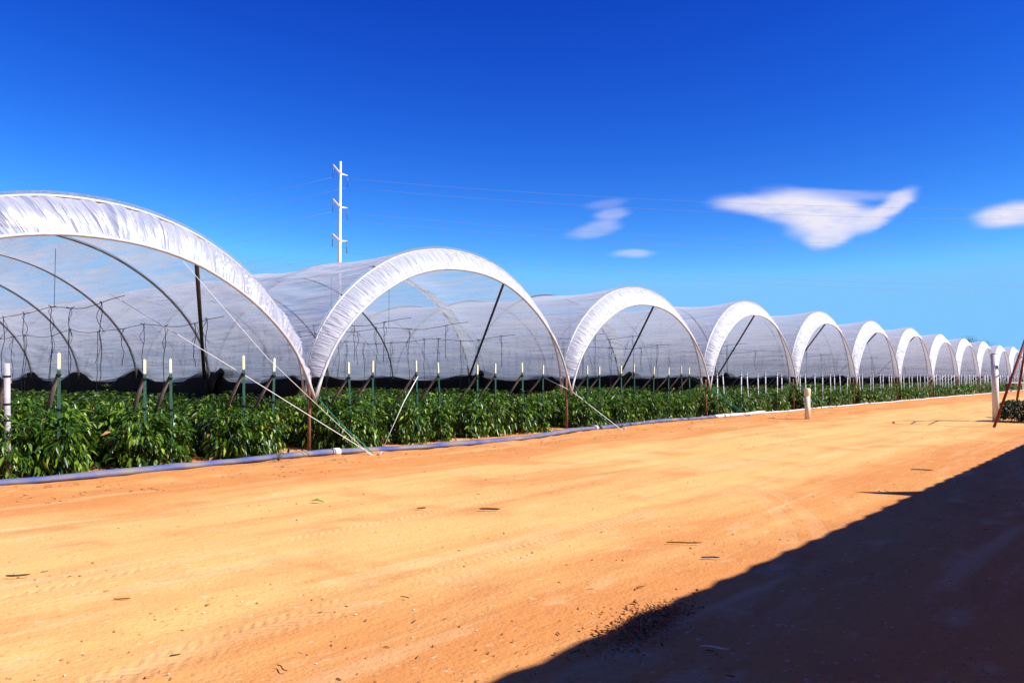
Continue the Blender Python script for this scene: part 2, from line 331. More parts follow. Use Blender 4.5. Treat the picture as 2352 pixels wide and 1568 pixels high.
for ti in range(NT):
    n = ti+1; x0, x1 = VX[ti], VX[ti+1]; cx = (x0+x1)/2; sw = (x1-x0)/8
    T = tag(empty('polytunnel', (cx, YF, 0)), tun_label[n], 'tunnel', 'plastic covered growing tunnels in a row')
    ko, ki = KO[ti], KI[ti]
    # hoops
    po = prof(OUT, ko, sw*.995, 40)
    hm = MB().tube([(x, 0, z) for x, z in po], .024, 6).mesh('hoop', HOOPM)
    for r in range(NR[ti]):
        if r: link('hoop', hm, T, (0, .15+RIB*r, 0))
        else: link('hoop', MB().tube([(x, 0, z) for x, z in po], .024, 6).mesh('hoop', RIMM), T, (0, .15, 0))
    pi_ = prof(INN, ki, sw, 44)
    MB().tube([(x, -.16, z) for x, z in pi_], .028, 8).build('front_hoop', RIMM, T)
    # film
    nu, per = (141, 22) if n < 3 else (61, 7); nv = (NR[ti]-1)*per+1
    pf = prof(OUT, ko, sw, nu); Ln = np.linspace(0, 1, nu)
    V = []
    r2 = np.random.default_rng(100+n)
    sag = r2.uniform(.08, .14, NR[ti]); tilt = r2.uniform(-.03, .03, NR[ti]); hz = r2.uniform(-.06, .03, NR[ti]); hz[0] = .04
    cN = pf.mean(0)
    ph = r2.uniform(0, 6, 8)
    for j in range(nv):
        y = RIB*j/per; b = min(j//per, NR[ti]-2); f = j/per-b
        hgt = hz[b]*(1-f)+hz[b+1]*f if b+1 < NR[ti] else hz[b]
        s = math.sin(math.pi*f)**.8 if 0 < f < 1 else 0
        for i in range(nu):
            dx, z = pf[i]; w = math.sin(math.pi*Ln[i])
            off = -sag[b]*s*(.5+.5*w)+.03+.014*math.sin(Ln[i]*41+ph[0]+f*3)*s+.012*math.sin(Ln[i]*77+ph[1]-f*4+b)*s
            if n < 3:
                off += .012*s*math.sin(Ln[i]*150+3*math.sin(f*5+b)+b)+.010*math.sin(Ln[i]*230+f*9+ph[4])*s
                if n == 1 and dx > 1.5:      # puckered tie point on the right-hand wall
                    ry = y-1.1; rz = (z-2.73)*1.25; rq = math.hypot(ry, rz)
                    if rq < 1.6: off += (.075*math.exp(-rq/.45)+.030*math.exp(-((rq-.5)/.45)**2)*math.cos(11*math.atan2(rz, ry)))
            v = Vector((dx, z-1.6)); v.normalize()
            zz = z+v.y*off+hgt*w
            if i == 0 or i == nu-1: zz = max(zz, 1.0)
            # lift bottom hem to about 1.3 m
            if zz < 1.36: zz = 1.33+.04*math.sin(y*1.9+ph[2])+(zz-1.36)*.08
            V.append((dx+v.x*off, .15+y, zz))
    F = [(j*nu+i, j*nu+i+1, (j+1)*nu+i+1, (j+1)*nu+i) for j in range(nv-1) for i in range(nu-1)]
    link('film_cover', mesh_np('film_cover', V, F, FILM, True), T)
    # pleated end flap between the front hoop and the first full hoop
    nu2, nw = 640 if n < 4 else 300, 9
    a = prof(OUT, ko, sw, nu2); c = prof(INN, ki, sw, nu2)
    keep = [i for i in range(nu2) if min(a[i][1], c[i][1]) > 1.36 or (i > nu2/2 and a[i][1] > 1.4)]
    pl = r2.random(4000); V = []; UV = []
    def pn(x, sd):
        i = int(math.floor(x)); f = x-i; f = f*f*(3-2*f); return (pl[(i+sd) % 4000]*(1-f)+pl[(i+1+sd) % 4000]*f)-.5
    for i in keep:
        u = i/nu2
        for j in range(nw):
            w = j/(nw-1); A = a[i]; C = c[i]
            skew = pn(u*9, 5)*.9
            amp = (.095 if n == 1 else .022)*math.sin(math.pi*min(1, w*.9+.07))
            q = u*(95 if n == 1 else 150)+skew*w*6-(2.2*w if n == 1 else 0)
            d = amp*(pn(q, 50)*1.1+.5*pn(q*2.3+w*2, 900))
            bulge = (.07 if n == 1 else .03)*math.sin(math.pi*w)
            x = A[0]*(1-w)+C[0]*w; z = A[1]*(1-w)+C[1]*w; nrm = Vector((x, z-1.2)).normalized()
            V.append((x+nrm.x*(bulge+d), .17*(1-w)-.17*w-d*.5-.03*math.sin(math.pi*w), z+nrm.y*(bulge+d)+.012)); UV.append((u-(.022 if n == 1 else .004)*w+.006*pn(u*14, 77)*w, w))
    m_ = len(keep)
    F = [(j+i*nw, j+1+i*nw, j+1+(i+1)*nw, j+(i+1)*nw) for i in range(m_-1) for j in range(nw-1)]
    me = mesh_np('end_flap', V, F, FLAP1 if n == 1 else FLAP2, True); uvl = me.uv_layers.new(name='UVMap')
    li = np.zeros(len(me.loops), np.int32); me.loops.foreach_get('vertex_index', li); uvl.data.foreach_set('uv', np.asarray(UV, np.float32)[li].ravel())
    link('end_flap', me, T)
    if n in (2, 3):                       # loose film bunched under the second hoop
        A = prof(OUT, ko, sw, 240); V = []; UV = []; ks = [i for i in range(120, 226)]
        for i in ks:
            fade_ = math.sin(math.pi*(i-119)/108)**.6
            for j in range(8):
                w = j/7; d = .04*pn(i*.55+w*3, 300)+.02*pn(i*1.6, 700); drop = (.10+.22*fade_*w)
                nrm = Vector((A[i][0], A[i][1]-1.2)).normalized()
                V.append((A[i][0]-nrm.x*(drop+d), RIB+.1-.75*w*fade_+d, A[i][1]-nrm.y*(drop+d))); UV.append((i/240, w))
        F = [(j+i*8, j+1+i*8, j+1+(i+1)*8, j+(i+1)*8) for i in range(len(ks)-1) for j in range(7)]
        me = mesh_np('film_fold', V, F, FOLD, True); uvl = me.uv_layers.new(name='UVMap'); li = np.zeros(len(me.loops), np.int32); me.loops.foreach_get('vertex_index', li); uvl.data.foreach_set('uv', np.asarray(UV, np.float32)[li].ravel())
        link('film_fold', me, T)
    # long dark brace from the shoulder of the front hoop back to the second hoop's foot
    if n <= 7:
        tx = {1: -2.31, 2: -2.69, 3: -3.7, 4: -4.2}.get(n, -4.35)+x1-cx
        q = (tx, float(np.interp(tx, pi_[:, 0], pi_[:, 1]))); MB().tube([(q[0], -.15, q[1]), (x1-cx-.28, RIB-.05, 1.36 if n < 3 else 1.46)], .034 if n == 1 else .03, 8).build('brace_pole', DSTEEL, T)

# ------------------------------------------------------------------ valley posts, nets, struts
for vi in range(1, NT+1):
    x = VX[vi]; g = 'rusty posts between neighbouring tunnels'
    P = tag(empty('valley_post', (x, YF, 0)), 'rusty post carrying the hoop feet between the %s and %s tunnels' % (ORD[vi], ORD[vi+1] if vi < 14 else 'last'), 'post', g)
    MB().tube([(-.02, -.03, 0), (0, 0, 1.45 if vi < 3 else 1.3)], .032 if vi < 3 else .028, 8).build('pole', RUST, P)
    MB().tube([(.02, -.15, .92), (-.16, -.17, 1.42)], .024, 6).build('fork_arm', STEEL, P)
    MB().tube([(.02, -.15, .92), (.16, -.17, 1.42)], .024, 6).build('fork_arm', STEEL, P)
    # black shade net bundled along the valley
    rr = np.random.default_rng(400+vi); L_ = RIB*(NR[min(vi, NT-1)]-1); nv = int(L_/.16); hi = rr.uniform(1.38, 1.46, 20); lo = rr.uniform(1.28, 1.34, 20)
    if vi == 1: hi = np.array([1.42, 1.52, 1.62, 1.57, 1.54, 1.52, 1.50]+[1.46]*13); lo = np.array([1.24, 1.18, 1.14, 1.18, 1.18, 1.20, 1.25]+[1.27]*13)
    V = []; nc = 12
    for j in range(nv+1):
        y = j*L_/nv; b = int(y//RIB); f = y/RIB-b; up = hi[b]*(1-f)+hi[min(b+1, 19)]*f
        s = .5-.5*math.cos(2*math.pi*f); top = up-(up-lo[b])*s**1.1+.006*math.sin(y*7+vi)
        wid = .07+.02*math.sin(y*5+vi); bot = 1.0-.34*min(1, y/4)+.05*math.sin(y*1.3+vi)
        for k in range(nc):
            q = 2*math.pi*k/nc; zz = (top+bot)/2+(top-bot)/2*math.copysign(abs(math.sin(q))**.6, math.sin(q))
            V.append((wid*math.cos(q)+.02*math.sin(y*2.4+q*2+vi)+.012*math.sin(zz*19+y*3), .3+y, zz))
    for q_ in (0, nv):
        for k in range(nc): p = V[q_*nc+k]; V[q_*nc+k] = (p[0]*.3, p[1], 1.25+(p[2]-1.25)*.3)
    F = [(j*nc+k, j*nc+(k+1) % nc, (j+1)*nc+(k+1) % nc, (j+1)*nc+k) for j in range(nv) for k in range(nc)]
    NE = tag(empty('shade_net', (x, YF, 0)), 'black shade net gathered along the valley between the %s and %s tunnels' % (ORD[vi], ORD[vi+1] if vi < 14 else 'last'), 'net', 'black shade nets rolled up along the valleys')
    link('net', mesh_np('net', V, F, NETM, True), NE)
    if vi <= 4:
        pts = [(-.15, 3.2, 1.0), (-.12, 3.15, 1.3), (-.03, 2.95, 1.50), (.12, 2.7, 1.42), (.28, 2.4, 1.12), (.36, 2.2, .8)]
        if vi == 4: pts = [(p[0]*.6, p[1], p[2]) for p in pts]
        MB().tube(pts, [.09, .11, .09, .085, .08, .06], 10).build('hanging_bundle', NETM, NE)

# ------------------------------------------------------------------ row end posts
OFF = [.94, 1.51, 2.69, 3.46, 4.58, 5.22, 6.30, 6.93]
T1X = [3.99, 4.63, 5.87, 6.28, 7.52, 8.05]
def post_template(kind):
    m = {}
    if kind == 'green':
        b = MB(); b.box((0, 0, .735), (.045, .008, 1.47)); b.box((0, .016, .735), (.008, .024, 1.47)); m['pole'] = b.mesh('pole', GREEN, False)
        b = MB(); b.box((0, 0, 1.595), (.042, .012, .22)); b.box((0, .018, 1.595), (.014, .028, .25)); m['painted_tip'] = b.mesh('painted_tip', TIPM, False)
    elif kind == 'fat':
        m['pole'] = MB().tube([(0, 0, 0), (0, 0, 1.58)], .040, 12).mesh('pole', GREYP)
    else:
        m['pole'] = MB().tube([(0, 0, 0), (0, 0, 1.50)], .020, 8).mesh('pole', WHITEP)
        m['cap'] = MB().tube([(0, 0, 1.47), (0, 0, 1.53)], [.03, .022], 8).mesh('cap', STEEL)
    r = {'green': .034, 'fat': .048, 'white': .03}[kind]
    m['tie'] = MB().tube([(0, 0, -.012), (0, 0, .012)], r, 10).mesh('tie', BLACK)
    b = MB(); zt = 1.42
    b.tube([(0, .03, zt), (-.02, .42, zt-.42), (-.03, 1.30, .05)], [.028, .036, .03] if kind != 'white' else [.022, .022, .022], 7, flat=.6)
    m['brace'] = b.mesh('brace', STRUTM if kind != 'white' else DSTEEL)
    m['far'] = MB().tube([(0, 0, 0), (0, 0, 1.5)], .020, 6).tube([(0, .03, 1.42), (0, .5, .95), (0, 1.3, .05)], .024, 6).mesh('trellis_post', WHITEP)
    return m
PT = {k: post_template(k) for k in ('green', 'fat', 'white')}
posts = []
for ti in range(NT):
    xsr = T1X if ti == 0 else [VX[ti]+o*(VX[ti+1]-VX[ti])/8 for o in OFF]
    for pi, x in enumerate(xsr):
        posts.append((ti, pi, x+(0 if ti == 0 else rnd.uniform(-.08, .08)), len(xsr)))
LINES = [(ti, pi, x) for ti, pi, x, _ in posts]
for ti, pi, x, cnt in posts:
    kind = 'fat' if (ti == 0 and pi == 0) else ('green' if ti < 3 else 'white')
    if ti == 0 and pi == 0: lab = 'thick white pipe post with black ties at the left edge of the picture'
    else: lab = '%s post with %s brace, %s from the left across the %s tunnel mouth' % ('green pale-tipped' if kind == 'green' else 'slim white', 'dusty' if kind == 'green' else 'dark', ORD[pi+1], ORD[ti+1])
    lx = rnd.gauss(0, .018); ly = rnd.gauss(0, .030)
    if kind == 'white': ly += rnd.uniform(-.05, .02)
    rot = (lx, ly, rnd.uniform(-.2, .2)); sc = rnd.uniform(.97, 1.03)
    gp = 'green row-end posts' if kind == 'green' else 'white row-end posts'
    if kind == 'fat': gp = None
    y = YF+rnd.uniform(-.06, .06)
    if ti >= 7:
        o = link('trellis_post', PT['white']['far'], None, (x, y, 0), rot); o.scale[2] = sc; tag(o, lab, 'post', gp); continue
    T = empty('trellis_post', (x, y, 0)); T.rotation_euler = rot; T.scale[2] = sc if kind != 'fat' else 1
    tag(T, lab, 'post', gp); m = PT[kind]
    for nme in ('pole', 'painted_tip', 'cap', 'brace'):
        if nme in m: link(nme, m[nme], T)
    for z in ([1.40, 1.02, .80, .52, .30] if kind == 'fat' else [1.40, .98+rnd.uniform(-.1, .1), .62+rnd.uniform(-.1, .1), .3+rnd.uniform(-.08, .08)]):
        link('tie', m['tie'], T, (0, 0, z))

# ------------------------------------------------------------------ pepper plants
def leaf_mat():
    m = bpy.data.materials.new('pepper_leaf'); m.use_nodes = True; t = m.node_tree; l = t.links.new; b = t.nodes['Principled BSDF']
    b.inputs['Roughness'].default_value = .33; b.inputs['Specular IOR Level'].default_value = .38
    g = t.nodes.new('ShaderNodeNewGeometry'); r = t.nodes.new('ShaderNodeValToRGB'); e = r.color_ramp.elements
    e[0].position = 0; e[0].color = (.012, .045, .004, 1); e[1].position = 1; e[1].color = (.32, .40, .06, 1)
    q = r.color_ramp.elements.new(.55); q.color = (.040, .100, .007, 1)
    q = r.color_ramp.elements.new(.93); q.color = (.14, .23, .016, 1)
    l(g.outputs['Random Per Island'], r.inputs[0]); l(r.outputs[0], b.inputs['Base Color'])
    tr = t.nodes.new('ShaderNodeBsdfTranslucent'); hs = t.nodes.new('ShaderNodeMixRGB'); hs.blend_type = 'MULTIPLY'; hs.inputs[0].default_value = 1; hs.inputs[2].default_value = (1.6, 1.7, .6, 1)
    l(r.outputs[0], hs.inputs[1]); l(hs.outputs[0], tr.inputs[0])
    mx = t.nodes.new('ShaderNodeMixShader'); mx.inputs[0].default_value = .22; l(b.outputs[0], mx.inputs[1]); l(tr.outputs[0], mx.inputs[2]); l(mx.outputs[0], t.nodes['Material Output'].inputs[0])
    return m
LEAF = leaf_mat(); STEM = mat('green_stem', (.05, .10, .02), .7, .3, 0, .3, 20)
DEADL = mat('withered_leaf', (.42, .20, .07), .8, .2, 0, .4, 20)
def leaves(P, yaw, pitch, roll, Ls, wr=.155):
    """folded drooping leaves (5 verts, 4 tris) at points P"""
    n = len(P); d = np.stack([np.cos(yaw)*np.cos(pitch), np.sin(yaw)*np.cos(pitch), np.sin(pitch)], 1)
    side = np.stack([-np.sin(yaw), np.cos(yaw), np.zeros(n)], 1); up = np.cross(d, side)
    s = side*np.cos(roll)[:, None]+up*np.sin(roll)[:, None]; u = np.cross(d, s)
    Lc = Ls[:, None]; w = Lc*wr
    b = P; c = P+d*Lc*.5-u*Lc*.04; l_ = P+d*Lc*.42+s*w+u*Lc*.05; r_ = P+d*Lc*.42-s*w+u*Lc*.05
    t = P+d*Lc*.95-np.array([0, 0, 1])*Lc*.22
    V = np.stack([b, l_, c, r_, t], 1).reshape(-1, 3); k = np.arange(n)[:, None, None]*5
    F = (np.array([[0, 2, 1], [0, 3, 2], [2, 4, 1], [2, 3, 4]])[None]+k).reshape(-1, 3)
    return V, F
def bush_pts(n, rg, h=1.0, rx=.36, top=.0):
    z = h*(rg.random(n)**.75)*.97+.05
    prof_ = np.sqrt(np.clip(1-((z/h-.55)/.62)**2, .05, 1))
    rad = rx*prof_*rg.random(n)**.35; a = rg.random(n)*2*np.pi
    return np.stack([rad*np.cos(a)*1.0, rad*np.sin(a), z], 1), a
def plant_mesh(seed):
    rg = np.random.default_rng(seed); n = 780
    # clumps of leaves about shoot tips
    tips, ta = bush_pts(40, rg, .93, .38); idx = rg.integers(0, 40, n)
    P = tips[idx]+rg.normal(0, .055, (n, 3)); a = ta[idx]+rg.normal(0, 1.0, n)
    P[:, 2] = np.clip(P[:, 2], .06, 1.06); lowq = rg.random(n) < .16; P[lowq, 2] = rg.uniform(.05, .35, lowq.sum())
    pitch = rg.normal(-.50, .42, n)-(.55*(P[:, 2] < .6)); Ls = rg.uniform(.09, .19, n)
    return leaves(P, a, pitch, rg.normal(0, .5, n), Ls)
pm = []
for k in range(4):
    V, F = plant_mesh(50+k); me = mesh_np('foliage', V, F, None, False, [LEAF, DEADL], None)
    fm = np.zeros(len(F), np.int32); dead = np.random.default_rng(k).integers(0, len(F)//4, 3)
    for q in dead: fm[q*4:q*4+4] = 1
    me.polygons.foreach_set('material_index', fm); 
    st = MB()
    rg = random.Random(k)
    for s in range(7):
        a = s*.9+k; r = rg.uniform(.08, .25)
        st.tube([(0, 0, 0), (math.cos(a)*r*.4, math.sin(a)*r*.4, .3), (math.cos(a)*r, math.sin(a)*r, rg.uniform(.6, .9))], [.011, .008, .004], 5)
    pm.append((me, st.mesh('stem', STEM)))
depth = {0: 6, 1: 5, 2: 4, 3: 3, 4: 2, 5: 2}
hero = []; far = []
for (ti, pi, x) in LINES:
    dh = depth.get(ti, 1); xs_ = x+rnd.uniform(-.03, .03); y = YF+rnd.uniform(.10, .22); k = 0
    ymax = YF+[44, 44, 34, 26, 20, 16, 12, 10, 8, 8, 7, 7, 7, 7][ti]
    while y < ymax:
        (hero if k < dh else far).append((ti, pi, k, xs_+rnd.gauss(0, .035), y)); y += rnd.uniform(.34, .46); k += 1
for vi in range(1, NT):                  # crop leaning into the valley gaps
    for sx_ in (-.42, .36):
        y = YF+.55+rnd.random()*.3
        while y < YF+(9 if vi < 4 else 2.5): far.append((vi, 0, 0, VX[vi]+sx_+rnd.gauss(0, .05), y)); y += .42
for q, (ti, pi, k, x, y) in enumerate(hero):
    o = empty('pepper_plant', (x, y, 0), rnd.uniform(0, 6.28)); s = rnd.uniform(.93, 1.05)*(.96+.05*math.sin(ti*2+pi))*(.86 if k == 0 else .93 if k == 1 else 1); wd_ = rnd.uniform(1.12, 1.3) if k < 2 else rnd.uniform(.98, 1.12); o.scale = (s*wd_, s*wd_, s)
    lab = 'pepper plant %s behind the %s post of the %s tunnel' % ('at the front' if k == 0 else ORD[k+1]+' from the front', ORD[pi+1], ORD[ti+1])
    tag(o, lab, 'plant', 'pepper plants at the tunnel fronts')
    me, st = pm[q % 4]; link('foliage', me, o)
    if k == 0 and ti < 4: link('stem', st, o)
rg = np.random.default_rng(5); FV = []; base = np.array([(x, y) for _, _, _, x, y in far]); dep = np.array([y-YF for *_, y in far]); tix = np.array([t for t, *_ in far])
nl = np.where(dep < 6, 110, np.where(dep < 16, 64, 34)); nl = np.where(tix > 5, (nl*.5).astype(int), nl)
own = np.repeat(np.arange(len(far)), nl); n = len(own); P, a = bush_pts(n, rg, 1.0, .36)
hsc = rg.uniform(.88, 1.08, len(far))[own]; low = rg.random(n) < .8; P[:, 2] = np.where(low, 1-.55*rg.random(n)**1.3, P[:, 2])
P[:, 2] *= hsc; P[:, 0] += base[own, 0]; P[:, 1] += base[own, 1]
Ls = rg.uniform(.11, .18, n)*np.where(dep[own] > 6, 1.35, 1)*np.where(dep[own] > 16, 1.25, 1)
V, F = leaves(P, a+rg.normal(0, .9, n), rg.normal(-.3, .4, n), rg.normal(0, .5, n), Ls)
tag(link('pepper_crop', mesh_np('pepper_crop', V, F, LEAF)), 'dense green pepper crop filling the beds deep inside the tunnels', 'crop', None, 'stuff')
print('hero', len(hero), 'far', len(far), 'leaf', n)

# ------------------------------------------------------------------ trellis wires with hanging twine
tw = []
for k in range(6):
    rr = random.Random(k+70); Lh = rr.uniform(1.35, 1.65); p = [(0, 0, 0)]
    for s in range(1, 9): p.append((rr.gauss(0, .010)+.02*math.sin(s+k), rr.gauss(0, .010), -Lh*s/8))
    b = MB().tube(p, .0065, 5)
    b.tube([(-.07, 0, .02), (0, 0, .0), (.05, .04, .03)], .008, 5)                # knot tails
    q = [(0.01, .01, 0)]; w = rr.uniform(.3, .7)
    for s in range(1, 7): q.append((.05*math.sin(s*.9+k), .06*math.sin(s*.6), -w*s/6))
    b.tube(q, .005, 5); tw.append(b.mesh('string', CORD))
bedn = ['left-hand', 'second', 'third', 'right-hand']
for ti in range(6):
    xv = VX[ti] if ti else .85
    for wi, off in enumerate([1.25, 3.07, 4.9, 6.62]):
        x = xv+off
        if ti == 0 and wi == 0: continue
        ln = [30, 24, 16, 13, 9, 9][ti]; y0 = YF+.6; zz = [2.35, 2.68, 2.68, 2.45][wi]
        Wr = tag(empty('trellis_wire', (x, y0, zz)), 'thin overhead wire with hanging twine over the %s bed of the %s tunnel' % (bedn[wi], ORD[ti+1]), 'wire', 'overhead trellis wires inside the tunnels')
        zs = lambda d: -.10*abs(math.sin(math.pi*d/RIB))+.02*math.sin(d*3)
        MB().tube([(0, d*.5, zs(d*.5)) for d in range(int(ln*2)+1)], .006, 5).build('wire', WIRE if 0 else CORD, Wr)
        d = rnd.uniform(.2, .9); k = 0
        while d < ln and k < 26:
            o = link('string', tw[rnd.randrange(6)], Wr, (rnd.gauss(0, .03), d, zs(d)), (0, 0, rnd.uniform(0, 6.28))); o.scale = (1, 1, rnd.choice([.55, .9, 1, 1, 1.05])); d += rnd.uniform(.5, 1.3)+.02*d; k += 1
        if wi in (1, 2):
            hz_ = 3.45*KO[ti] if 0 else None
            MB().tube([(0, RIB-.45, zs(RIB-.45)), (0, RIB-.45, 1.1*KO[ti])], .005, 5).build('hanger', CORD, Wr)

# ------------------------------------------------------------------ guy ropes
def rope(name, pts, r, m, lab, grp=None, n=6):
    return tag(MB().tube(pts, r, n).build(name, m), lab, 'rope', grp)
sx, sy = onG(868, 1052)
rope('guy_rope', [(sx, sy, 0), (7.50, 12.17, 1.42), (5.94, 13.8, 2.80)], .0072, ROPEW, 'thick white rope crossing the first tunnel mouth, knotted at a green post')
rope('guy_rope', [(sx-.06, sy+.03, 0), (7.55, 11.6, 1.72), (6.30, 12.03, 3.22)], .005, ROPEW, 'thin white rope from the first front hoop shoulder to the ground by the hose')
rope('guy_rope', [(sx+.05, sy+.05, 0), (8.98, 11.4, .52), (8.87, 12.0, 1.02)], .008, ROPEG, 'frayed green rope from the first rusty post to the ground stake')
def stake(x, y, lab):
    T = tag(empty('rope_stake', (x, y, 0)), lab, 'stake', 'steel stakes holding the guy ropes')
    MB().tube([(-.03, .03, -.05), (.05, -.05, .12)], .012, 6).build('pin', STEEL, T); MB().tube([(0, 0, .05), (.03, .05, .08), (.06, .02, .05), (.02, -.02, .05)], .007, 5).build('knot', ROPEG, T)
stake(sx, sy, 'steel stake below the first rusty post where three ropes meet')
for vi, (px, py) in {2: (1432, 990), 3: (1722, 957), 4: (1912, 938)}.items():
    gx, gy = onG(px, py)
    rope('guy_rope', [(gx, gy, 0), (VX[vi]+.08, YF-.1, 1.02), (VX[vi]-.5, YF+.3, 1.35)], .009, ROPEW if vi == 2 else ROPEG, '%s guy rope running down right from the %s rusty post' % ('white' if vi == 2 else 'green', ORD[vi]))
    rope('guy_rope', [(gx-.05, gy+.05, 0), ((gx+VX[vi]+.1)/2-.1, (gy+YF)/2, .5), (VX[vi]+.14, YF-.05, 1.3)], .006, ROPEG, 'second thinner rope beside the guy rope of the %s rusty post' % ORD[vi])
    stake(gx, gy, 'steel stake holding the ropes of the %s rusty post' % ORD[vi])
# twisted rope hung on the third green post of the second tunnel
gx, gy = onG(888, 1028)
rope('twisted_rope', [(11.52, 12.15, 1.40), (11.0, 12.0, .9), (gx, gy+.1, 0)], .009, ROPEW, 'pale twisted rope slanting from a green post to the hose in the second tunnel')
# ------------------------------------------------------------------ hoses along the edge
def hose(pts, r, flat, m, lab, joints=()):
    P = []
    for (x, y), (x2, y2) in zip(pts, pts[1:]):
        k = max(2, int(math.hypot(x2-x, y2-y)/.22))
        for s in range(k): P.append((x+(x2-x)*s/k, y+(y2-y)*s/k))
    P.append(pts[-1]); A = np.array(P)
    for _ in range(6): A[1:-1] = (A[:-2]+A[1:-1]*2+A[2:])/4
    pr = random.Random(len(P)); w = [r*(1+.10*math.sin(i*.45)+pr.uniform(-.06, .06)) for i in range(len(A))]
    T = tag(empty('lay_flat_hose'), lab, 'hose')
    MB().tube([(x+.012*math.sin(i*.7), y+.02*math.sin(i*.23), g0(x, y)+w[i]*flat*.85) for i, (x, y) in enumerate(A)], w, 10, flat=flat).build('tube', m, T)
    for jx in joints:
        i = int(np.argmin(abs(A[:, 0]-jx))); i = min(max(i, 1), len(A)-2); d = Vector((A[i+1][0]-A[i-1][0], A[i+1][1]-A[i-1][1], 0)).normalized(); c = Vector((A[i][0], A[i][1], g0(*A[i])+r*flat))
        MB().tube([c-d*.07, c+d*.07], r*1.15, 10, flat=flat*1.2).build('coupling', HOSEW, T)
h1 = [(1.5, 11.68), (3.7, 11.60), (5.53, 11.56), (7.47, 11.58), (8.73, 11.70), (9.69, 11.34), (11.98, 11.15), (14.2, 11.0), (16.0, 11.25), (17.4, 11.6)]
hose(h1, .092, .55, HOSEB, 'faded blue lay-flat hose along the beds from the left edge to the second rusty post', (8.9, 17.3))
hose([(17.5, 11.62), (19.0, 11.9), (20.82, 12.0), (23.0, 12.05), (25.1, 12.08)], .09, .55, HOSEB, 'short blue-grey hose length between the second and third rusty posts')
hose([(25.2, 12.08), (26.4, 12.0), (28.0, 11.95), (29.2, 12.0)], .085, .7, HOSEW, 'white hose length starting left of the third rusty post')
hose([(29.2, 12.0), (33, 12.0), (36.96, 11.98), (46, 11.95), (55, 11.9), (72, 11.8), (95, 11.8)], .05, .6, HOSEW, 'long pale hose running off to the right past the cream standpipe')
# ------------------------------------------------------------------ cream standpipe
x, y = onG(1855, 962)
T = tag(empty('standpipe', (x, y, 0)), 'short cream plastic standpipe with a cap standing in the sand', 'pipe')
MB().tube([(0, 0, -.05), (.01, 0, .78)], .088, 20).build('pipe', CREAM, T)
MB().tube([(.01, 0, .76), (.01, 0, .78), (.01, 0, .96), (.01, 0, 1.0), (.01, 0, 1.01)], [.090, .104, .104, .098, .07], 20).build('cap', CREAM, T)
b = MB()
for k in range(40):
    a = rnd.uniform(0, 6.28); r = rnd.uniform(.08, .24); b.box((r*math.cos(a), r*math.sin(a), .012), (rnd.uniform(.02, .07), rnd.uniform(.02, .06), .04))
# ------------------------------------------------------------------ white pole, ladder, bush at the right edge
px, py = 28.6, 4.32
T = tag(empty('pale_pole', (px, py, 0)), 'stout white pole standing near the right edge of the track', 'pole')
MB().tube([(0, 0, -.1), (-.03, 0, 2.08)], .098, 20).build('pole', CREAMP, T)
MB().tube([(-.03, 0, 2.08), (-.03, 0, 2.11)], [.098, .085], 20).build('rim', STEEL, T)
def at(px_, py_, Zd):
    """point at depth Zd on the sight line (used once to measure the ladder)"""
    d = FW+RT*((px_-1176)/1829)+UP*((784-py_)/1829); return Vector((0, 0, CAMH))+d*Zd
f1 = Vector((*onG(2283, 981), 0)); top = at(2378, 715, 22.6); f2 = Vector((*onG(2329, 962), 0)); top2 = at(2368, 715, 23.6)
T = tag(empty('orchard_ladder', f1), 'rusty red tapered ladder leaning out of the right edge', 'ladder')
for a, b_ in ((f1, top), (f2, top2)):
    MB().tube([a-f1, b_-f1], .035, 8).build('rail', REDR, T)
for k in range(3):
    t_ = .60+.17*k; MB().tube([f1.lerp(top, t_)-f1, f2.lerp(top2, t_)-f1], .018, 6).build('rung', REDR, T)
bx, by = onG(2345, 968)
T = tag(empty('leafy_bush', (bx, by, 0)), 'low dark leafy bush at the foot of the red ladder', 'plant')
rg = np.random.default_rng(3); n = 2600; P, a = bush_pts(n, rg, .60, .62); V, F = leaves(P, a, rg.normal(.1, .5, n), rg.normal(0, .6, n), rg.uniform(.08, .16, n))
LEAFD = mat('dark_bush_leaf', (.02, .05, .008), .45, .4, 0, .4, 12)
link('foliage', mesh_np('foliage', V, F, LEAFD), T)
b = MB()
for k in range(12):
    a = k*.55; b.tube([(0, 0, 0), (.3*math.cos(a), .3*math.sin(a), .3), (.6*math.cos(a), .6*math.sin(a), .5)], [.014, .009, .004], 5)
b.build('stem', STEM, T)
# pale feed bag beside it
x, y = onG(2300, 958)
T = mat('crumpled_paper', (.72, .68, .62), .8, .2, 0, .1, 9, .5, 12)
b = MB(); V = []; F = []
for j in range(9):
    for i in range(14):
        q = 2*math.pi*i/14; r = .24*math.sin(math.pi*(j+.6)/9.6)**.6*(1+.12*math.sin(i*2.3+j*1.7)); V.append((r*math.cos(q)*1.5, r*math.sin(q), .30*j/8))
for j in range(8):
    for i in range(14): F.append((j*14+i, j*14+(i+1) % 14, (j+1)*14+(i+1) % 14, (j+1)*14+i))
F.append(tuple(range(13, -1, -1))); F.append(tuple(8*14+i for i in range(14)))
tag(b.add(V, F).build('paper_sack', T, None, True, (x, y, 0)), 'crumpled pale sack lying between the white pole and the bush', 'sack')
# far white bench / cart
x, y = onG(2333, 899)
T = tag(empty('low_bench', (x, y, 0), R(-50)), 'low white bench far down the track behind the red ladder', 'bench')
MB().box((0, 0, .82), (1.9, .7, .10)).build('seat', WHITEP, T, False)
for a in (-.85, .85):
    for c in (-.28, .28): MB().box((a, c, .38), (.08, .08, .76)).build('leg', WHITEP, T, False)
MB().box((0, 0, .14), (1.6, .10, .10)).build('rail', WHITEP, T, False)

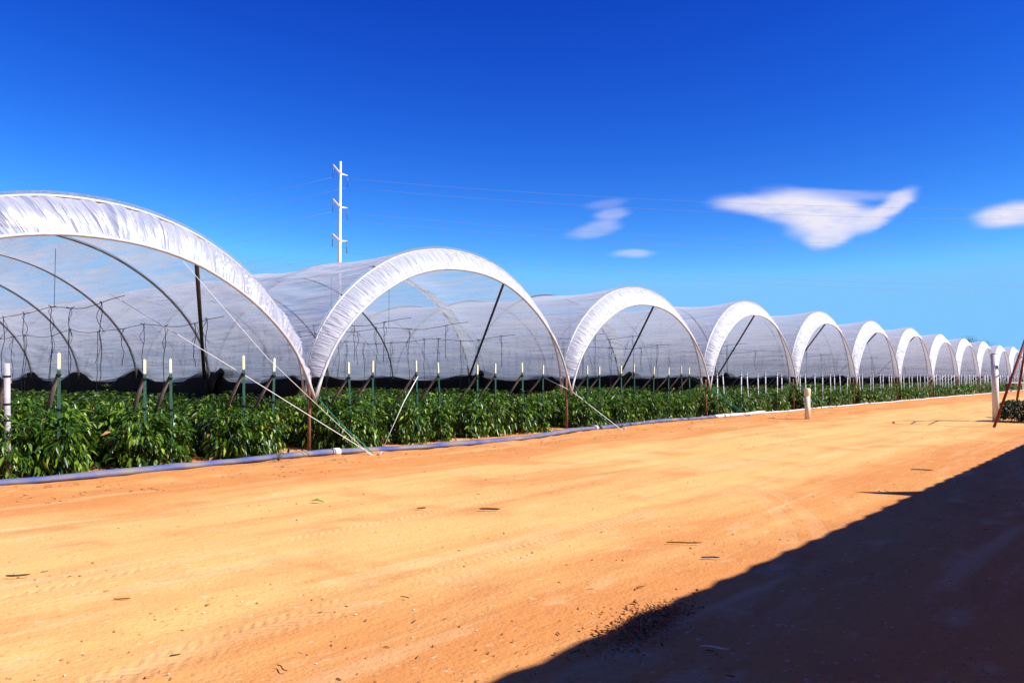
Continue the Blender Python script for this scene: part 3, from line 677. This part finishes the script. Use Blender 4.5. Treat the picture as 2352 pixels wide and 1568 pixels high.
# ------------------------------------------------------------------ pylon and power lines
pz = 122.; ub = (778-1176)/1829
PB = Vector((FW.x, FW.y, 0)).normalized()*pz+RT*(ub*pz); PB.z = 0
fw2 = Vector((FW.x, FW.y, 0)).normalized()
armd = (RT*.8+fw2*6.6).normalized()           # arms point away from the track
T = tag(empty('power_pylon', PB), 'tall pale steel power pole with three pairs of arms behind the tunnels', 'pylon')
Ht = 34.6
MB().tube([(0, 0, 0), (0, 0, 12), (0, 0, Ht)], [.36, .31, .17], 14).build('mast', POLEW, T)
att = []
for lv, ya in enumerate((395, 473, 552)):
    z = (864-ya)*pz/1829+CAMH
    for s in (-1, 1):
        tip = armd*3.3*s+Vector((0, 0, z+.55)); 
        MB().tube([(0, 0, z), tip], [.17, .09], 8).build('cross_arm', POLEW, T)
        MB().tube([tip, tip-Vector((0, 0, 1.9))], .06, 6).build('insulator', WIRE, T); att.append((PB+tip-Vector((0, 0, 1.9)), lv, s))
wd = (RT*6.6-fw2*.8).normalized()
sidn = {-1: 'near', 1: 'far'}; lvn = ['upper', 'middle', 'lower']
for q, (p, lv, s) in enumerate(att):
    for e, (dirn, span, sg, nm) in enumerate(((wd, 260, 7.5, 'right'), ((-wd+fw2*.12).normalized(), 220, 8.5, 'left'))):
        pts = []
        for k in range(41):
            t_ = k/40; pts.append(p+dirn*span*t_+Vector((0, 0, -4*sg*t_*(1-t_)-1.0*t_)))
        tag(MB().tube(pts, .0125, 4).build('power_line', STEEL), 'thin power line strung %s of the pole from the %s end of its %s arm' % (nm, sidn[s], lvn[lv]), 'cable', 'power lines strung across the sky')

# ------------------------------------------------------------------ distant tree
tb = fw2*150+RT*(.572*150)
T = tag(empty('distant_tree', (tb.x, tb.y, 0)), 'wispy tree crown showing over the far tunnel roofs at right', 'tree')
BARK = mat('grey_bark', (.16, .12, .09), .9, .1, 0, .4, 3)
b = MB(); b.tube([(0, 0, 0), (.3, .1, 3), (.2, 0, 5)], [.35, .25, .18], 8)
rr = random.Random(9); tipz = []
for k in range(12):
    a = k*.53*2; r = rr.uniform(1.5, 4.0); z = rr.uniform(6.0, 8.4); b.tube([(.2, 0, rr.uniform(3.5, 5)), (r*.5*math.cos(a), r*.5*math.sin(a), z-1.4), (r*math.cos(a), r*math.sin(a), z)], [.12, .07, .03], 5); tipz.append((r*math.cos(a), r*math.sin(a), z))
b.build('trunk', BARK, T)
rg = np.random.default_rng(8); n = 5200; tp = np.array(tipz)[rg.integers(0, 12, n)]; P = tp+rg.normal(0, 1, (n, 3))*np.array([.8, .8, .45])
V, F = leaves(P, rg.random(n)*6.28, rg.normal(-.1, .6, n), rg.normal(0, .7, n), rg.uniform(.14, .3, n)); link('crown', mesh_np('crown', V, F, mat('olive_foliage', (.07, .09, .03), .7, .2, 0, .4, 1)), T)

# ------------------------------------------------------------------ packing shed behind the viewer (casts the big shade)
HE = 2.8; EY = 2.47-HE/math.tan(SUN_EL)*.947; TIN = mat('corrugated_tin', (.45, .42, .38), .5, .4, .3, .2, 2); BOUNCE = mat('warm_bounce_boarding', (.86, .62, .38), .85, .2, 0, .12, 3)  # boarding tone picked to bounce warm light into the shade
T = tag(empty('packing_shed', (0, EY, 0)), 'long packing shed behind the viewer whose low eave shades the track', 'shed')
b = MB(); n = 560; xs_ = np.linspace(-45, 70, n); V = []
for k, x in enumerate(xs_):
    dz = .02*math.sin(k*2.2)
    for (yy, zz) in ((0, HE-.02), (-6, HE+1.6), (-13, HE-.3)): V.append((x, yy, zz+dz)); V.append((x, yy, zz+dz-.02))
F = []
for k in range(n-1):
    for s_ in (0, 2):
        F.append((k*6+s_, k*6+s_+2, k*6+s_+8, k*6+s_+6)); F.append((k*6+s_+1, k*6+s_+7, k*6+s_+9, k*6+s_+3))
    F.append((k*6, k*6+6, k*6+7, k*6+1))
b.add(V, F).build('roof', TIN, T)
MB().box((12.5, -1.5, HE/2), (113, .14, HE)).build('bounce_wall', BOUNCE, T, False)  # unseen wall added to throw warm light back onto the shaded ground
b = MB().add([(-45, -.1, HE-.10), (70, -.1, HE-.10), (70, -1.4, HE-.06), (-45, -1.4, HE-.06), (-45, -.1, HE-.13), (70, -.1, HE-.13), (70, -1.4, HE-.09), (-45, -1.4, HE-.09)], [(0, 1, 2, 3), (7, 6, 5, 4), (0, 4, 5, 1), (2, 6, 7, 3), (1, 5, 6, 2), (3, 7, 4, 0)])
b.build('bounce_soffit', BOUNCE, T, False)  # unseen underside added as a second warm reflector
tipx = 10.17+(HE+.48)/math.tan(SUN_EL)*.32
MB().add([(tipx-.06, .03, HE-.1), (tipx+.40, .03, HE-.1), (tipx, .03, HE+.48), (tipx-.06, -.03, HE-.1), (tipx+.40, -.03, HE-.1), (tipx, -.03, HE+.48)], [(0, 1, 2), (5, 4, 3), (0, 2, 5, 3), (2, 1, 4, 5), (0, 3, 4, 1)]).build('roof_vent', TIN, T, False)

# ------------------------------------------------------------------ litter on the ground
TW = mat('dry_twig', (.10, .06, .035), .9, .1); GL = mat('green_leaf_litter', (.10, .22, .03), .6, .3); ST = mat('pale_chip', (.75, .70, .62), .8, .2)
def twig(px_, py_, ln, ang, lab, r=.006, bend=.1, m=None):
    x, y = onG(px_, py_); d = Vector((RT.x*math.cos(ang)+fw2.x*math.sin(ang), RT.y*math.cos(ang)+fw2.y*math.sin(ang), 0)); s = Vector((-d.y, d.x, 0))
    pts = []
    for k in range(7):
        t_ = k/6-.5; q = Vector((x, y, 0))+d*ln*t_+s*bend*ln*(math.sin(k*.8+px_)*.7); q.z = g0(q.x, q.y)+r+.012; pts.append(q)
    tag(MB().tube(pts, [r*.6]+[r]*5+[r*.4], 5).build('twig', m or TW), lab, 'twig', 'twigs lying on the sandy track')
twig(40, 1331, .16, .1, 'short dark twig on the pale sand at the left edge', .007)
twig(1125, 1171, .22, .0, 'dark twig in the middle of the sunlit sand', .010)
twig(968, 1168, .10, .6, 'tiny dark twig on the sand left of the middle twig', .008)
twig(1572, 1245, .30, .05, 'long thin twig lying on the sand above the shadow edge', .006, .06)
twig(1632, 1281, .14, -.1, 'short twig nearer the shadow edge beside the long thin one', .007)
twig(2117, 1080, .30, -.2, 'dark stick near the right end of the shadow edge', .009)
twig(648, 1541, .11, -.6, 'bent brown twig near the bottom edge of the picture', .003, .2)
twig(1320, 1510, .08, .9, 'small brown twig beside the lower end of the shadow edge', .003)
twig(1470, 1355, .10, 1.0, 'curved stem near the shade left of the twisted shadow edge', .004, .2)
twig(1640, 1500, .14, -.2, 'pale bent twig inside the dark shade', .004, .15, ST)
twig(280, 1382, .10, .1, 'thin twig on the sunlit sand at lower left', .004)
twig(930, 1375, .07, -.4, 'faint twig in the centre of the bright sand', .003)
x, y = onG(713, 1153)
V, F = leaves(np.array([(0, 0, .02)]), np.array([-.7]), np.array([.12]), np.array([.3]), np.array([.17]))
tag(link('fallen_leaf', mesh_np('fallen_leaf', np.r_[V, V+[[0, 0, .003]]], np.r_[F, F[:, ::-1]+5], GL), None, (x, y, g0(x, y))), 'single green leaf fallen on the sunlit sand', 'leaf')
# uncountable crumbs of soil, chips and bits of straw
def scatter(n, seed, smin, smax, m, name, lab, long=1.0, yr=(1.2, 11.4)):
    rg = np.random.default_rng(seed); D = 2.6+rg.random(n)**1.6*30; u = rg.uniform(-.72, .72, n)
    x = D*(fw2.x+RT.x*u); y = D*(fw2.y+RT.y*u); ok = (y > yr[0]) & (y < yr[1]); x, y = x[ok], y[ok]; n = len(x)
    cl = vnoise(x+50, y+50, .8, 33); k = cl > (.0 if yr[0] > 5 else .35 if name != 'soil_crumbs' else .45); x, y = x[k], y[k]; n = len(x)
    s = rg.uniform(smin, smax, n)**1.0*(1+.04*np.hypot(x, y)); a = rg.random(n)*6.28; z = gh(x, y)
    O = np.array([(-1, -1, 0), (1, -1, 0), (1, 1, 0), (-1, 1, 0), (-.5, -.5, 1), (.6, -.4, 1), (.5, .5, .9), (-.5, .6, 1)], float)
    O = O[None]+rg.normal(0, .18, (n, 8, 3)); O[:, :, 0] *= long; O *= s[:, None, None]; O[:, :, 2] *= .8 if long == 1 else .35/1
    c, d = np.cos(a)[:, None], np.sin(a)[:, None]; X = O[:, :, 0]*c-O[:, :, 1]*d+x[:, None]; Y = O[:, :, 0]*d+O[:, :, 1]*c+y[:, None]; Zz = O[:, :, 2]+z[:, None]
    V = np.stack([X, Y, Zz], 2).reshape(-1, 3)
    F = (np.array([(3, 2, 1, 0), (4, 5, 6, 7), (0, 1, 5, 4), (1, 2, 6, 5), (2, 3, 7, 6), (3, 0, 4, 7)])[None]+np.arange(n)[:, None, None]*8).reshape(-1, 4)
    tag(link(name, mesh_np(name, V, F, m)), lab, 'debris', None, 'stuff')
SOIL = mat('soil_clod', (.48, .22, .09), .95, .05, 0, .4, 20)
scatter(1800, 1, .002, .007, SOIL, 'soil_crumbs', 'small clods of red soil scattered over the track')
scatter(420, 2, .0015, .0045, TW, 'straw_bits', 'dark bits of straw and bark strewn over the sand', 4.5)
scatter(450, 3, .002, .005, ST, 'pale_chips', 'tiny pale chips of stone and plastic on the sand', 1.6)
scatter(9000, 11, .003, .013, SOIL, 'loose_soil', 'rough loose red soil banked along the blue hose', 1.3, (9.6, 11.3))
scatter(4000, 12, .002, .006, SOIL, 'shade_clods', 'small clods of soil in and along the dark shade', 1.2, (.6, 2.9))
scatter(2600, 13, .002, .004, TW, 'edge_straw', 'dark plant bits strewn on the loose soil by the hose', 5, (9.4, 11.5))
rg = np.random.default_rng(21); MX, MY = onG(1478, 1440); n = 900; x = MX+rg.normal(0, .26, n); y = MY+rg.normal(0, .085, n)+(x-MX)*.12; c_ = np.stack([x, y, gh(x, y)+rg.random(n)*.02], 1); sz = rg.uniform(.003, .009, n)*(1+1.0*(rg.random(n) > .95))
O = np.array([(-1, -1, 0), (1, -1, 0), (1, 1, 0), (-1, 1, 0), (-.5, -.5, 1), (.6, -.4, 1), (.5, .5, .9), (-.5, .6, 1)], float)[None]+rg.normal(0, .25, (n, 8, 3)); V = (O*sz[:, None, None]+c_[:, None, :]).reshape(-1, 3)
F = (np.array([(3, 2, 1, 0), (4, 5, 6, 7), (0, 1, 5, 4), (1, 2, 6, 5), (2, 3, 7, 6), (3, 0, 4, 7)])[None]+np.arange(n)[:, None, None]*8).reshape(-1, 4)
tag(link('clod_heap', mesh_np('clod_heap', V, F, SOIL)), 'low heap of broken red clods half in the shade', 'soil heap', None, 'stuff')
# fallen dry leaves along the foot of the beds
rg = np.random.default_rng(77); n = 420; x = 3+rg.random(n)**1.5*60; y = rg.normal(11.98, .14, n); P = np.stack([x, y, gh(x, y)+.02], 1)
V, F = leaves(P, rg.random(n)*6.28, rg.normal(.2, .4, n), rg.normal(0, .8, n), rg.uniform(.06, .15, n)); tag(link('dry_leaf_litter', mesh_np('dry_leaf_litter', V, F, DEADL)), 'withered tan leaves littering the foot of the beds', 'litter', None, 'stuff')
# weeds sprouting over the hose
for (px_, py_, s, lab) in ((1425, 985, .30, 'scraggly weed clump where the ropes of the second rusty post meet the ground'), (640, 1064, .16, 'small weed tuft beside the blue hose left of the first rusty post'), (1395, 980, .16, 'small green weed beside the hose coupling')):
    gx, gy = onG(px_, py_); rr = random.Random(px_); b = MB(); n = 30
    for k in range(16):
        a = rr.uniform(0, 6.28); r = rr.uniform(.3, 1)*s; b.tube([(0, 0, 0), (r*.5*math.cos(a), r*.5*math.sin(a), rr.uniform(.3, .8)*s), (r*math.cos(a), r*math.sin(a), rr.uniform(.2, .9)*s)], [.004, .003, .002], 4)
    T = tag(empty('weed_clump', (gx, gy, g0(gx, gy))), lab, 'weed'); b.build('stem', STRUTM, T)
    rg = np.random.default_rng(px_); P = rg.normal(0, .4*s, (n, 3)); P[:, 2] = abs(P[:, 2])*.8; V, F = leaves(P, rg.random(n)*6.28, rg.normal(.2, .4, n), rg.normal(0, .5, n), rg.uniform(.04, .08, n)); link('foliage', mesh_np('foliage', V, F, LEAF), T)
